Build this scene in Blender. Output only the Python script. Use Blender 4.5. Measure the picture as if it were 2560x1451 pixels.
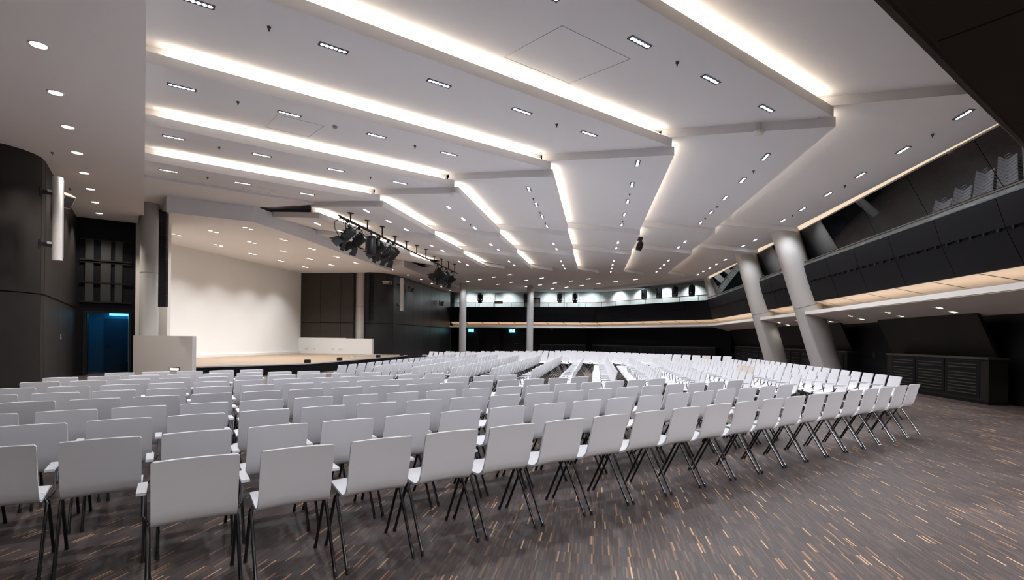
import bpy, math, random
from mathutils import Matrix, Vector
random.seed(7)
sc = bpy.context.scene
for o in list(bpy.data.objects): bpy.data.objects.remove(o)

# ------------------------------------------------------------------ camera, world, exposure
cam_d = bpy.data.cameras.new('camera'); cam = bpy.data.objects.new('camera', cam_d)
sc.collection.objects.link(cam); sc.camera = cam
cam_d.sensor_width = 36; cam_d.lens = 18; cam_d.clip_start = .05; cam_d.clip_end = 300
cam_d.shift_y = (847.76 - 725.5) / 2560
cam.matrix_world = Matrix.Translation((0, 0, 1.5)) @ Matrix.Rotation(math.pi/2, 4, 'X') @ Matrix.Rotation(.010633, 4, 'Z')
wd = bpy.data.worlds.new('world'); sc.world = wd; wd.use_nodes = True
wd.node_tree.nodes['Background'].inputs[0].default_value = (.02, .02, .025, 1)
wd.node_tree.nodes['Background'].inputs[1].default_value = .3
vs = sc.view_settings; vs.view_transform = 'Standard'; vs.look = 'None'; vs.gamma = 1; vs.use_curve_mapping = False
vs.exposure = 0.12
sc.cycles.use_denoising = True; sc.cycles.max_bounces = 4; sc.cycles.diffuse_bounces = 3; sc.cycles.glossy_bounces = 3; sc.cycles.adaptive_threshold = .2
sc.cycles.caustics_reflective = False; sc.cycles.caustics_refractive = False; sc.cycles.sample_clamp_indirect = 6
LED_W, COVE_E, DOWN_W, STAGE_W, SLOT_E = 155, 14, 130, 150, 1.0
REAR_FILL_W = 290  # power of the added fill lights behind the viewer
COOL, WARM, SOFT = (.91, .93, 1.0), (1.0, .85, .68), (1.0, .90, .80)

# ------------------------------------------------------------------ frames: u/v = near field, w/n = stage field (45 deg apart)
AU, AW = math.radians(54.2), math.radians(9.2)
U = (math.sin(AU), math.cos(AU)); V = (-U[1], U[0]); WW = (math.sin(AW), math.cos(AW)); NN = (-WW[1], WW[0])
def P(p, q, z=0): return Vector((p*U[0]+q*V[0], p*U[1]+q*V[1], z))
def W(w, n, z=0): return Vector((w*WW[0]+n*NN[0], w*WW[1]+n*NN[1], z))
R2 = math.sqrt(2)
def pq2wn(p, q): return (p+q)/R2, (q-p)/R2
def wn2pq(w, n): return (w-n)/R2, (w+n)/R2
RU, RW, RV = math.pi/2-AU, math.pi/2-AW, math.pi-AU       # z rotation that turns local x onto u, w, v

# ------------------------------------------------------------------ materials
def mat(name, col, rough=.6, metal=0, emit=None, es=0, spec=.5, noise=.04, scale=6, bump=0, ior=None, coat=0):
    m = bpy.data.materials.new(name); m.use_nodes = True
    nt = m.node_tree; b = nt.nodes['Principled BSDF']
    b.inputs['Roughness'].default_value = rough; b.inputs['Metallic'].default_value = metal
    b.inputs['Specular IOR Level'].default_value = spec
    if ior: b.inputs['IOR'].default_value = ior
    if coat: b.inputs['Coat Weight'].default_value = coat
    tc = nt.nodes.new('ShaderNodeTexCoord'); nz = nt.nodes.new('ShaderNodeTexNoise')
    nz.inputs['Scale'].default_value = scale; nz.inputs['Detail'].default_value = 0
    nt.links.new(tc.outputs['Object'], nz.inputs['Vector'])
    mx = nt.nodes.new('ShaderNodeMix'); mx.data_type = 'RGBA'
    mx.inputs[6].default_value = (*[c*(1-noise) for c in col], 1); mx.inputs[7].default_value = (*[min(1, c*(1+noise)) for c in col], 1)
    nt.links.new(nz.outputs['Fac'], mx.inputs[0]); nt.links.new(mx.outputs[2], b.inputs['Base Color'])
    if bump:
        bp = nt.nodes.new('ShaderNodeBump'); bp.inputs['Strength'].default_value = bump; bp.inputs['Distance'].default_value = .01
        nt.links.new(nz.outputs['Fac'], bp.inputs['Height']); nt.links.new(bp.outputs[0], b.inputs['Normal'])
    if emit:
        b.inputs['Emission Color'].default_value = (*emit, 1); b.inputs['Emission Strength'].default_value = es
    return m
M = {}
M['ceil'] = mat('ceiling_paint', (.82, .81, .82), .85, spec=.2, noise=.015, scale=.6)
M['ceil_side'] = mat('side_ceiling_paint', (.84, .80, .78), .85, spec=.2, noise=.02, scale=40)
M['white'] = mat('white_paint', (.82, .79, .75), .8, spec=.3, noise=.015, scale=1)
M['stagewall'] = mat('stage_wall_white', (.85, .86, .865), .85, spec=.2, noise=.015, scale=.8)
M['parapet'] = mat('grey_white_board', (.62, .59, .56), .7, noise=.02, scale=2)
M['column'] = mat('column_paint', (.50, .49, .475), .55, noise=.02, scale=2)
M['dark'] = mat('dark_brown_panel', (.019, .0165, .0145), .5, spec=.2, noise=.12, scale=3)
M['black'] = mat('black_panel', (.0055, .0055, .0075), .55, spec=.14, noise=.08, scale=3)
M['wing'] = mat('wing_panel_lit_brown', (.042, .034, .029), .5, spec=.2, noise=.1, scale=3)  # dark panel brown made lighter: stage light put into the colour
M['joint'] = mat('joint_black', (.006, .006, .006), .9)
M['blackmetal'] = mat('black_metal', (.009, .009, .010), .45, 0, spec=.3)
M['facade'] = mat('facade_black', (.045, .038, .036), 1.0, spec=0)
M['chair'] = mat('white_laminate', (.72, .72, .74), .38, spec=.5, noise=.02, scale=5)
M['chair_b'] = mat('cream_laminate', (.64, .58, .52), .38, spec=.5, noise=.02, scale=5)
M['chrome'] = mat('chrome', (.13, .13, .14), .2, 1.0)
M['legdark'] = mat('black_leg', (.012, .012, .013), .25, .2)
M['rubber'] = mat('rubber', (.01, .01, .01), .8)
M['led'] = mat('led_lens', (.9, .95, 1), .3, emit=(.85, .93, 1), es=14)
M['ledbody'] = mat('led_body', (.02, .03, .07), .4)
M['down'] = mat('downlight_lens', (1, .95, .88), .3, emit=(1, .93, .84), es=9)
M['cove'] = mat('cove_led', (1, .8, .5), .5, emit=WARM, es=COVE_E)
M['slot'] = mat('slot_led', (1, .85, .7), .5, emit=(1, .78, .56), es=SLOT_E)
M['trim'] = mat('grey_trim', (.35, .35, .36), .5, .3)
M['spr'] = mat('sprinkler_metal', (.10, .09, .09), .4, .6)
M['plastic'] = mat('white_plastic', (.75, .73, .70), .5)
M['grey'] = mat('light_grey_metal', (.55, .55, .56), .45, .2)
M['tan'] = mat('tan_speaker', (.36, .28, .18), .6)
M['railwood'] = mat('rail_wood', (.30, .15, .07), .45, noise=.2, scale=20)
M['cab'] = mat('cabinet_dark', (.010, .0085, .007), .5, spec=.2, noise=.1, scale=4)
M['cabtop'] = mat('cabinet_top', (.05, .04, .031), .45, spec=.3, noise=.1, scale=5)
M['yellow'] = mat('yellow_knob', (.85, .42, .01), .5)
M['blue'] = mat('blue_knob', (.05, .22, .55), .4)
M['lens'] = mat('glass_lens', (.05, .06, .08), .08, spec=.8)
M['lensblue'] = mat('moving_lens', (.25, .45, .6), .08, spec=.8)
M['louver'] = mat('louver_grey', (.028, .028, .03), .5, noise=.15, scale=3)
M['exit'] = mat('exit_panel', (.05, .6, .6), .5, emit=(.05, .75, .85), es=2.2)
M['exitw'] = mat('exit_white', (1, 1, 1), .5, emit=(.8, 1, 1), es=3)
M['bluewall'] = mat('blue_corridor', (.035, .11, .17), .7)
M['bluedoor'] = mat('navy_door', (.008, .035, .065), .6)
M['bluelamp'] = mat('blue_tube', (.1, .5, .8), .5, emit=(.05, .5, .85), es=6)
M['steplamp'] = mat('step_lamp', (1, 1, 1), .5, emit=(1, .95, .85), es=6)
M['pink'] = mat('pink_card', (.62, .40, .34), .7)
for k_ in ('led', 'down', 'exit', 'exitw', 'bluelamp', 'steplamp'): M[k_].cycles.emission_sampling = 'NONE'
# dark reflective balcony glass
M['glass'] = mat('tinted_glass', (.006, .007, .009), .015, spec=.5, ior=1.85, noise=.1)
M['railglass'] = mat('rail_glass', (.55, .6, .58), .05, spec=.6)
g = M['railglass'].node_tree; b = g.nodes['Principled BSDF']; b.inputs['Alpha'].default_value = .10
# floor: dark industrial parquet, thin sticks running along w
def floor_mat():
    m = bpy.data.materials.new('stick_parquet'); m.use_nodes = True; nt = m.node_tree; N = nt.nodes; L = nt.links
    b = N['Principled BSDF']; b.inputs['Roughness'].default_value = .42; b.inputs['Specular IOR Level'].default_value = .4
    tc = N.new('ShaderNodeTexCoord'); sp = N.new('ShaderNodeSeparateXYZ'); L.new(tc.outputs['Object'], sp.inputs[0])
    def mth(op, a, bb=None, c=None):
        n = N.new('ShaderNodeMath'); n.operation = op
        for i, x in enumerate((a, bb, c)):
            if x is None: continue
            if isinstance(x, (int, float)): n.inputs[i].default_value = x
            else: L.new(x, n.inputs[i])
        return n.outputs[0]
    row = mth('FLOOR', mth('DIVIDE', sp.outputs[0], .165))
    wn_ = N.new('ShaderNodeTexWhiteNoise'); wn_.noise_dimensions = '1D'; L.new(row, wn_.inputs['W'])
    st = mth('FLOOR', mth('DIVIDE', mth('ADD', sp.outputs[1], wn_.outputs['Value']), .0105))
    cb = N.new('ShaderNodeCombineXYZ'); L.new(row, cb.inputs[0]); L.new(st, cb.inputs[1])
    w2 = N.new('ShaderNodeTexWhiteNoise'); w2.noise_dimensions = '2D'; L.new(cb.outputs[0], w2.inputs['Vector'])
    cr = N.new('ShaderNodeValToRGB'); L.new(w2.outputs['Value'], cr.inputs[0]); e = cr.color_ramp; e.interpolation = 'CONSTANT'
    cols = [(0, (.060, .047, .044)), (.25, (.078, .060, .055)), (.5, (.096, .074, .067)), (.72, (.068, .052, .048)), (.86, (.125, .088, .07)), (.935, (.19, .12, .08)), (.968, (.38, .22, .12)), (.985, (.60, .38, .22))]
    e.elements[0].position = 0; e.elements[0].color = (*cols[0][1], 1); e.elements[1].position = cols[1][0]; e.elements[1].color = (*cols[1][1], 1)
    for p_, c in cols[2:]:
        k = e.elements.new(p_); k.color = (*c, 1)
    nz = N.new('ShaderNodeTexNoise'); nz.inputs['Scale'].default_value = 1.1; nz.inputs['Detail'].default_value = 2; L.new(tc.outputs['Object'], nz.inputs['Vector'])
    mr = N.new('ShaderNodeMapRange'); L.new(nz.outputs['Fac'], mr.inputs[0]); mr.inputs[1].default_value = .3; mr.inputs[2].default_value = .7; mr.inputs[3].default_value = .85; mr.inputs[4].default_value = 1.2
    mx = N.new('ShaderNodeMix'); mx.data_type = 'RGBA'; mx.blend_type = 'MULTIPLY'; mx.inputs[0].default_value = 1
    L.new(cr.outputs[0], mx.inputs[6]); L.new(mr.outputs[0], mx.inputs[7]); L.new(mx.outputs[2], b.inputs['Base Color'])
    r2 = N.new('ShaderNodeMapRange'); L.new(nz.outputs['Fac'], r2.inputs[0]); r2.inputs[3].default_value = .34; r2.inputs[4].default_value = .55; L.new(r2.outputs[0], b.inputs['Roughness'])
    return m
M['floor'] = floor_mat()
def stage_mat():
    m = mat('stage_wood', (.31, .225, .155), .45, noise=.12, scale=3); nt = m.node_tree
    nz = [n for n in nt.nodes if n.type == 'TEX_NOISE'][0]; mp = nt.nodes.new('ShaderNodeMapping'); mp.inputs['Scale'].default_value = (.5, 14, 1)
    tc = [n for n in nt.nodes if n.type == 'TEX_COORD'][0]; nt.links.new(tc.outputs['Object'], mp.inputs[0]); nt.links.new(mp.outputs[0], nz.inputs['Vector'])
    return m
M['stage'] = stage_mat()

# ------------------------------------------------------------------ mesh helpers
class MB:
    def __init__(s): s.v = []; s.f = []; s.sm = []
    def add(s, vs, fs, smooth=False):
        k = len(s.v); s.v += [tuple(x) for x in vs]; s.f += [tuple(i+k for i in f) for f in fs]; s.sm += [smooth]*len(fs); return s
    def hexa(s, b, t):           # bottom quad (ccw from above), top quad
        n = len(b); s.add(list(b)+list(t), [tuple(range(n))[::-1], tuple(range(n, 2*n))]+[(i, (i+1) % n, n+(i+1) % n, n+i) for i in range(n)]); return s
    def box(s, c, d, mx=None):
        x, y, z = [k/2 for k in d]; pts = [Vector((a*x, b_*y, e*z)) for e in (-1, 1) for a, b_ in ((-1, -1), (1, -1), (1, 1), (-1, 1))]
        if mx is not None: pts = [mx @ p for p in pts]
        pts = [p+Vector(c) for p in pts]; return s.hexa(pts[:4], pts[4:])
    def tube(s, path, r, seg=8, caps=True):
        path = [Vector(p) for p in path]; rs = r if isinstance(r, (list, tuple)) else [r]*len(path); rings = []
        for i, p in enumerate(path):
            d = (path[min(i+1, len(path)-1)]-path[max(i-1, 0)]).normalized()
            a = d.orthogonal().normalized() if i == 0 else (prev-d*prev.dot(d)).normalized()
            prev = a; b_ = d.cross(a); rings.append([p+(a*math.cos(t)+b_*math.sin(t))*rs[i] for t in [2*math.pi*k/seg for k in range(seg)]])
        vs = [q for r_ in rings for q in r_]; fs = []
        for i in range(len(path)-1):
            for k in range(seg): fs.append((i*seg+k, i*seg+(k+1) % seg, (i+1)*seg+(k+1) % seg, (i+1)*seg+k))
        s.add(vs, fs, True)
        if caps:
            s.add(rings[0], [tuple(range(seg))[::-1]]); s.add(rings[-1], [tuple(range(seg))])
        return s
    def lathe(s, prof, c=(0, 0, 0), seg=16, mx=None):
        vs = []; fs = []
        for r, z in prof:
            for k in range(seg):
                t = 2*math.pi*k/seg; p = Vector((r*math.cos(t), r*math.sin(t), z)); vs.append((mx @ p if mx is not None else p)+Vector(c))
        for i in range(len(prof)-1):
            for k in range(seg): fs.append((i*seg+k, i*seg+(k+1) % seg, (i+1)*seg+(k+1) % seg, (i+1)*seg+k))
        return s.add(vs, fs, True)
    def mesh(s, name, m):
        me = bpy.data.meshes.new(name); me.from_pydata(s.v, [], s.f); me.polygons.foreach_set('use_smooth', s.sm)
        if m: me.materials.append(M[m] if isinstance(m, str) else m)
        me.update(); return me
    def build(s, name, m, parent=None): return link(name, s.mesh(name, m), parent)
COL = sc.collection
def link(name, data, parent=None):
    o = bpy.data.objects.new(name, data); COL.objects.link(o)
    if parent is not None: o.parent = parent
    return o
def tag(o, label, cat=None, group=None, kind=None):
    o['label'] = label
    if cat: o['category'] = cat
    if group: o['group'] = group
    if kind: o['kind'] = kind
    return o
def struct(o, label): return tag(o, label, kind='structure')
def empty(name, loc=(0, 0, 0), rz=0):
    o = link(name, None); o.location = loc; o.rotation_euler = (0, 0, rz); o.empty_display_size = .1; return o
def ngon(mb, pts, z0, z1): return mb.hexa([Vector((p[0], p[1], z0)) for p in pts], [Vector((p[0], p[1], z1)) for p in pts])
def ccw(pts):
    a = sum(pts[i][0]*pts[(i+1) % len(pts)][1]-pts[(i+1) % len(pts)][0]*pts[i][1] for i in range(len(pts)))
    return pts if a > 0 else pts[::-1]
ORD = ['first', 'second', 'third', 'fourth', 'fifth', 'sixth', 'seventh', 'eighth', 'ninth', 'tenth', 'eleventh', 'twelfth', 'thirteenth', 'fourteenth', 'fifteenth', 'sixteenth', 'seventeenth', 'eighteenth', 'nineteenth', 'twentieth', 'twenty-first', 'twenty-second', 'twenty-third', 'twenty-fourth']
def rot(rz): return Matrix.Rotation(rz, 3, 'Z')
def lamp(kind, loc, power, color, rz=0, size=(.42, .07), spread=150, cone=80, blend=.6, aim=None, rad=.05):
    d = bpy.data.lights.new('lamp', kind); d.energy = power; d.color = color
    if kind == 'AREA':
        d.shape = 'RECTANGLE'; d.size, d.size_y = size; d.spread = math.radians(spread)
    else:
        d.spot_size = math.radians(cone); d.spot_blend = blend; d.shadow_soft_size = rad
    o = link('lamp', d); o.location = loc
    o.rotation_euler = (0, 0, rz) if aim is None else (Vector(aim)-Vector(loc)).to_track_quat('-Z', 'Y').to_euler()
    return o

# ------------------------------------------------------------------ floor
fm = MB(); ngon(fm, [(-8, -22), (58, -22), (58, 26), (-8, 26)], -.2, 0)
fl = fm.build('floor', 'floor'); fl.rotation_euler = (0, 0, RW); struct(fl, 'dark stick parquet floor with light brown flecks')

# ------------------------------------------------------------------ ceiling: sawtooth panels, cove strips between them
QL = [2.75, 4.56, 7.5, 10.42, 13.4, 16.26, 19.2]            # near-field steps (q)
NL = [-7.75, -4.69, -1.77, 1.15, 4.05, 6.92, 9.9, 12.6]      # stage-field steps (n)
LIFT, DROP, TH = .38, .2, .2
def pnode(q): return 13.03-.4135*q
def wnode(n):                                               # node line written in w,n
    q = (13.03+n*R2)/1.4135; return pq2wn(pnode(q), q)[0]
def wfar(n): return 47.8-wnode(n)
WB = [None, 21.45, 26.4, None]
def z_field1(q):
    for a, b_ in zip(QL, QL[1:]):
        if q <= b_: return 6.0+LIFT*max(0, (q-a))/(b_-a)
    return 6.0+LIFT
def z_strip(n):
    for a, b_ in zip(NL, NL[1:]):
        if n <= b_: return 6.0+LIFT*max(0, n-a)/(b_-a)
    return 6.0
def span(k, n):
    return (wnode(n), WB[1]) if k == 0 else (WB[1], WB[2]) if k == 1 else (WB[2], wfar(n))
def z_field(k, w, n):
    a, b_ = span(k, n); return z_strip(n)-DROP*(1-min(1, max(0, (w-a)/(b_-a))))
rb = MB(); ngon(rb, [W(-8, -18)[:2], W(58, -18)[:2], W(58, 26)[:2], W(-8, 26)[:2]], 7.0, 7.2)
ceiling = rb.build('ceiling', 'black'); struct(ceiling, 'stepped white ceiling of tilted panels over the hall')
def panel(bot, m='ceil', th=TH, name='ceiling_panel', par=None):
    bot = [Vector(b_) for b_ in bot]; area = sum(bot[i].x*bot[(i+1) % len(bot)].y-bot[(i+1) % len(bot)].x*bot[i].y for i in range(len(bot)))
    if area < 0: bot = bot[::-1]
    return MB().hexa(bot, [b_+Vector((0, 0, th)) for b_ in bot]).build(name, m, par or ceiling)
OV = .28
def cove(a, b_, z):                                          # led tape lying on a panel edge
    a, b_ = Vector(a), Vector(b_); d = (b_-a).normalized(); s = Vector((-d.y, d.x, 0))*.03
    up = Vector((0, 0, .02)); q = [a+s, a-s, b_-s, b_+s]
    return MB().hexa(q, [x+up for x in q]).build('cove_light_strip', 'cove', ceiling)
for i in range(len(QL)-1):
    a, b_ = QL[i], QL[i+1]; last = i == len(QL)-2
    za, zb = 6.0 if i else 6.15, 6.0+LIFT; e = 0 if last else OV; zo = zb+LIFT*e/(b_-a)
    panel([P(0, a, za), P(pnode(a), a, za), P(pnode(b_), b_, zb), P(pnode(b_+e), b_+e, zo), P(0, b_+e, zo), P(0, b_, zb)])
    if not last: panel([P(0, b_+e, zo-.2), P(pnode(b_+e), b_+e, zo-.2), P(pnode(b_+e), b_+e+.03, zo-.2), P(0, b_+e+.03, zo-.2)], th=.25, name='cove_back')
    if i > 0: cove(P(.25, a+.075, za+TH+.012), P(pnode(a)-.3, a+.075, za+TH+.012), 0)
# flat piece between the last step and the stage canopy
panel([P(0, 19.2, 6.3), P(pnode(19.2), 19.2, 6.3), P(3.4, 21.0, 6.28), P(.62, 21.25, 6.28)]); panel([P(0, 19.2, 6.3), P(.62, 21.25, 6.28), P(.62, 23.6, 6.28), P(-.3, 23.6, 6.28)])
for k in range(3):
    for i in range(len(NL)-1):
        a, b_ = NL[i], NL[i+1]; e = OV if i < len(NL)-2 else 0
        (wa0, wa1), (wb0, wb1) = span(k, a), span(k, b_)
        zz = lambda w, n, hi: 6.0+LIFT*hi-DROP*(1-(w-span(k, n)[0])/(span(k, n)[1]-span(k, n)[0]))
        h2 = 1+e/(b_-a)
        panel([W(wa0, a, zz(wa0, a, 0)), W(wa1, a, zz(wa1, a, 0)), W(wb1, b_+e, zz(wb1, b_, h2)), W(wb0, b_+e, zz(wb0, b_, h2))])
        if e:
            ya, yb = zz(wb0, b_, h2), zz(wb1, b_, h2); panel([W(wb0, b_+e, ya-.2), W(wb1, b_+e, yb-.2), W(wb1, b_+e+.03, yb-.2), W(wb0, b_+e+.03, ya-.2)], th=.25, name='cove_back')
        if i > 0:
            z0, z1 = zz(wa0, a, 0)+TH+.012, zz(wa1, a, 0)+TH+.012
            cove(W(wa0+.25, a+.075, z0), W(wa1-.25, a+.075, z1), 0)
panel([P(-.2, 18.4, 6.5), P(8, 18.4, 6.5), P(8, 23.5, 6.5), P(-.2, 23.5, 6.5)], name='ceiling_backing')
# far field: strips along v, mirror of the near field; edges face away from the camera
PL = [18.8, 21.8, 24.8, 27.8, 30.75, 34.0]
def far_q(p):                                                # far boundary line w = 47.8 - wnode(n)
    lo, hi = -10., 45.
    for _ in range(50):
        m_ = (lo+hi)/2; w_, n_ = pq2wn(p, m_)
        if w_ < wfar(n_): lo = m_
        else: hi = m_
    return lo
def z_far(p):
    for a, b_ in zip([15.8]+PL, PL):
        if p <= b_: return 6.0+LIFT*(1-max(0, p-a)/(b_-a))
    return 6.0
for a, b_ in zip([15.8]+PL, PL):
    qa, qb = far_q(a), far_q(b_)
    def ce(p): return min(47.05*R2-p, p+13.6*R2)             # clip at w = 47.05 and n = 13.6
    panel([P(a, qa, 6.0+LIFT), P(b_, qb, 6.0), P(b_, ce(b_), 6.0), P(a, ce(a), 6.0+LIFT)])
# lower perforated ceiling over the left aisle, and its twin over the far aisle by the dark wall
lc = panel([P(-16, -7, 5.75), P(0, -7, 5.75), P(0, 22.4, 5.75), P(-.14, 22.5, 5.75), P(-.2, 24.4, 5.75), P(-16, 24.4, 5.75)], 'ceil_side', .75, 'side_ceiling_panel')
panel([W(30.2, 11.7, 5.86), W(46.9, 11.7, 5.86), W(46.9, 14.2, 5.86), W(30.2, 16.2, 5.86)], 'ceil_side', .5, 'side_ceiling_panel')
# stage canopy
panel([P(.62, 21.2, 5.72), P(3.3, 20.95, 5.72), W(19.6, 12.45, 5.72), W(30.9, 12.75, 5.72), W(31.4, 15.0, 5.72), W(31.4, 20, 5.72), W(17.0, 20, 5.72), W(17.0, 16.2, 5.72)], 'ceil', .6, 'stage_canopy')
# service hatches cut as fine grooves in the near panels
def hatch(c0, c1, c2, c3, f):
    pts = [f(*c) for c in (c0, c1, c2, c3)]
    mb = MB()
    for a, b_ in zip(pts, pts[1:]+pts[:1]):
        d = (b_-a).normalized(); s = Vector((-d.y, d.x, 0))*.006; dn = Vector((0, 0, -.003))
        mb.hexa([a+s+dn, a-s+dn, b_-s+dn, b_+s+dn], [a+s, a-s, b_-s, b_+s])
    mb.build('hatch_groove', 'trim', ceiling)
f1 = lambda p, q: P(p, q, z_field1(q))
hatch((5.0, 5.75), (6.5, 5.75), (6.5, 7.25), (5.0, 7.25), f1); hatch((2.25, 11.6), (3.2, 11.6), (3.2, 12.9), (2.25, 12.9), f1); hatch((2.6, 17.8), (3.4, 17.8), (3.4, 18.8), (2.6, 18.8), f1)

# ------------------------------------------------------------------ walls
def wall(name, a, b_, z0, z1, th, m, label):
    a, b_ = Vector((a[0], a[1], 0)), Vector((b_[0], b_[1], 0)); d = (b_-a).normalized(); s = Vector((d.y, -d.x, 0))*th
    q = ccw([x[:2] for x in (a, b_, b_+s, a+s)]); mb = MB(); ngon(mb, q, z0, z1); o = mb.build(name, m); struct(o, label); return o
def path_panels(parent, pts, rows, m, th=.04, gap=.012, name='wall_panel'):
    for a, b_ in zip(pts, pts[1:]):
        a, b_ = Vector((a[0], a[1], 0)), Vector((b_[0], b_[1], 0)); d = (b_-a).normalized(); s = Vector((-d.y, d.x, 0))*th
        a2, b2 = a+d*gap, b_-d*gap; q = ccw([x[:2] for x in (a2, b2, b2+s, a2+s)])
        for z0, z1 in rows:
            mb = MB(); ngon(mb, q, z0+gap, z1-gap); mb.build(name, m, parent)
def arc(c, r, a0, a1, k): return [(c[0]+r*math.cos(a0+(a1-a0)*i/k), c[1]+r*math.sin(a0+(a1-a0)*i/k)) for i in range(k+1)]
# left wall: runs towards the stage, turns with a round corner
cpq = arc((-3.05, 16.95), 1.05, -math.pi/2, 0, 6)            # in p,q
lw = [P(-16, 15.9), P(-9, 15.9), P(-5.4, 15.9), P(-3.9, 15.9)]+[P(*c) for c in cpq]+[P(-2.0, 19.6), P(-2.0, 22.0), P(-2.0, 24.4)]
mb = MB()
for a, b_ in zip(lw, lw[1:]):
    d = (b_-a).normalized(); s = Vector((-d.y, d.x, 0))*.3; q = ccw([x[:2] for x in (a, b_, b_+s, a+s)]); ngon(mb, q, 0, 5.76)
wl = mb.build('wall_left', 'joint'); struct(wl, 'dark brown panelled wall with a rounded corner left of stage')
# curved corner panels are one smooth piece per row
def curved(parent, pts, rows, m, th=.03):
    for z0, z1 in rows:
        mb = MB(); o = []
        for i, p in enumerate(pts):
            d = (pts[min(i+1, len(pts)-1)]-pts[max(0, i-1)]).normalized(); s = Vector((d.y, -d.x, 0))*th; o.append(p+s)
        vs_ = [(p.x, p.y, z0) for p in o]+[(p.x, p.y, z1) for p in o]+[(p.x, p.y, z0) for p in pts]+[(p.x, p.y, z1) for p in pts]; n = len(o)
        mb.add(vs_, [(i, i+1, n+i+1, n+i) for i in range(n-1)], True); mb.add(vs_, [(n+i, n+i+1, 3*n+i+1, 3*n+i) for i in range(n-1)]+[(2*n+i, 2*n+i+1, i+1, i) for i in range(n-1)]+[(0, n, 3*n, 2*n), (n-1, 3*n-1, 4*n-1, 2*n-1)])
        mb.build('wall_panel', m, parent)
LROWS = [(.02, 2.44), (2.47, 5.75)]
def flip(pts): return pts[::-1]
path_panels(wl, flip(lw[:4]), LROWS, 'dark', .03)
curved(wl, lw[3:10], LROWS, 'dark'); path_panels(wl, flip(lw[9:]), LROWS, 'dark', .03)
# portal wall with a door at the end of the left aisle
pw = MB()
def pqbox(mb, p0, p1, q0, q1, z0, z1): return ngon(mb, ccw([x[:2] for x in (P(p0, q0), P(p1, q0), P(p1, q1), P(p0, q1))]), z0, z1)
pqbox(pw, -2.0, -1.72, 24.2, 24.5, 0, 5.76); pqbox(pw, -.4, -.25, 24.2, 24.5, 0, 5.76); pqbox(pw, -1.72, -.4, 24.2, 24.5, 2.32, 5.76)
wb_ = pw.build('wall_portal', 'black'); struct(wb_, 'black portal wall with three dark openings above a doorway')
for i, (z0, z1) in enumerate(((4.25, 4.97), (3.42, 4.12), (2.72, 3.38))):
    f = MB(); pqbox(f, -1.86, -.36, 24.13, 24.2, z0-.05, z0); pqbox(f, -1.86, -.36, 24.13, 24.2, z1, z1+.03); f.build('shelf_bar', 'dark', wb_)
    for p0, p1 in ((-1.72, -1.48), (-1.28, -.98), (-.86, -.64)):
        f = MB(); pqbox(f, p0, p1, 24.14, 24.19, z0, z1); f.build('louver_panel', 'louver', wb_)
fr = MB(); pqbox(fr, -1.76, -1.70, 24.12, 24.25, 0, 2.36); pqbox(fr, -.42, -.36, 24.12, 24.25, 0, 2.36); pqbox(fr, -1.7, -.42, 24.12, 24.25, 2.3, 2.36)
dr = fr.build('door_1', 'blackmetal'); struct(dr, 'open doorway into a blue lit corridor left of the stage')
o = MB(); pqbox(o, -1.70, -1.66, 24.28, 25.0, .02, 2.28); o.build('door_leaf', 'cab', dr)
bc = MB(); pqbox(bc, -2.2, -.42, 26.5, 26.6, 0, 2.6); pqbox(bc, -2.3, -2.2, 24.5, 26.6, 0, 2.6); pqbox(bc, -.45, -.38, 24.5, 26.6, 0, 2.6); pqbox(bc, -2.3, -.38, 24.5, 26.6, 2.6, 2.7)
bw = bc.build('wall_corridor', 'bluewall'); struct(bw, 'blue lit corridor wall seen through the open doorway')
o = MB(); pqbox(o, -1.25, -.47, 26.42, 26.5, .02, 2.15); d2 = o.build('door_2', 'bluedoor'); struct(d2, 'dark blue inner door at the end of corridor')
o = MB(); o.lathe([(.03, -.05), (.03, .05)], P(-1.15, 26.4, 1.02), 8); o.build('door_handle', 'chrome', d2)
o = MB(); pqbox(o, -1.1, -.5, 26.3, 26.38, 2.28, 2.36); t = o.build('corridor_tube_light', 'bluelamp'); tag(t, 'glowing blue tube light above the corridor door', 'light')
lamp('AREA', P(-1.1, 25.6, 2.55), 9, (.05, .42, .8), RU, (1, .3), 170)
# wing wall left, stage back wall, wing wall right
wn = lambda *a: W(*a)[:2]
def wnbox(mb, w0, w1, n0, n1, z0, z1): return ngon(mb, ccw([wn(w0, n0), wn(w1, n0), wn(w1, n1), wn(w0, n1)]), z0, z1)
o = MB(); wnbox(o, 16.95, 17.1, 15.9, 17.35, .4, 5.75); ngon(o, ccw([wn(16.97, 17.3), wn(17.1, 17.25), wn(18.85, 19.4), wn(18.7, 19.5)]), .4, 5.75); o = o.build('wall_wing_left', 'white'); struct(o, 'white wing wall at the left end of stage')
o = MB(); wnbox(o, 18.7, 31.5, 19.35, 19.6, .4, 5.75); wback = o.build('wall_stage', 'stagewall'); struct(wback, 'large white stage back wall washed by downlights')
o = MB(); wnbox(o, 18.8, 31.3, 19.29, 19.35, .4, .53); o = o.build('baseboard_stage', 'white'); struct(o, 'white skirting along the stage back wall')
o = MB(); wnbox(o, 31.42, 31.6, 15.6, 19.6, .4, 5.75); wr = o.build('wall_wing_right', 'joint'); struct(wr, 'dark panelled wing wall at the right of stage')
pa = [W(31.42, n_) for n_ in (19.35, 17.95, 16.5, 15.6)]
path_panels(wr, flip(pa), [(1.42, 2.42), (2.45, 5.75)], 'wing', .03)
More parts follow.
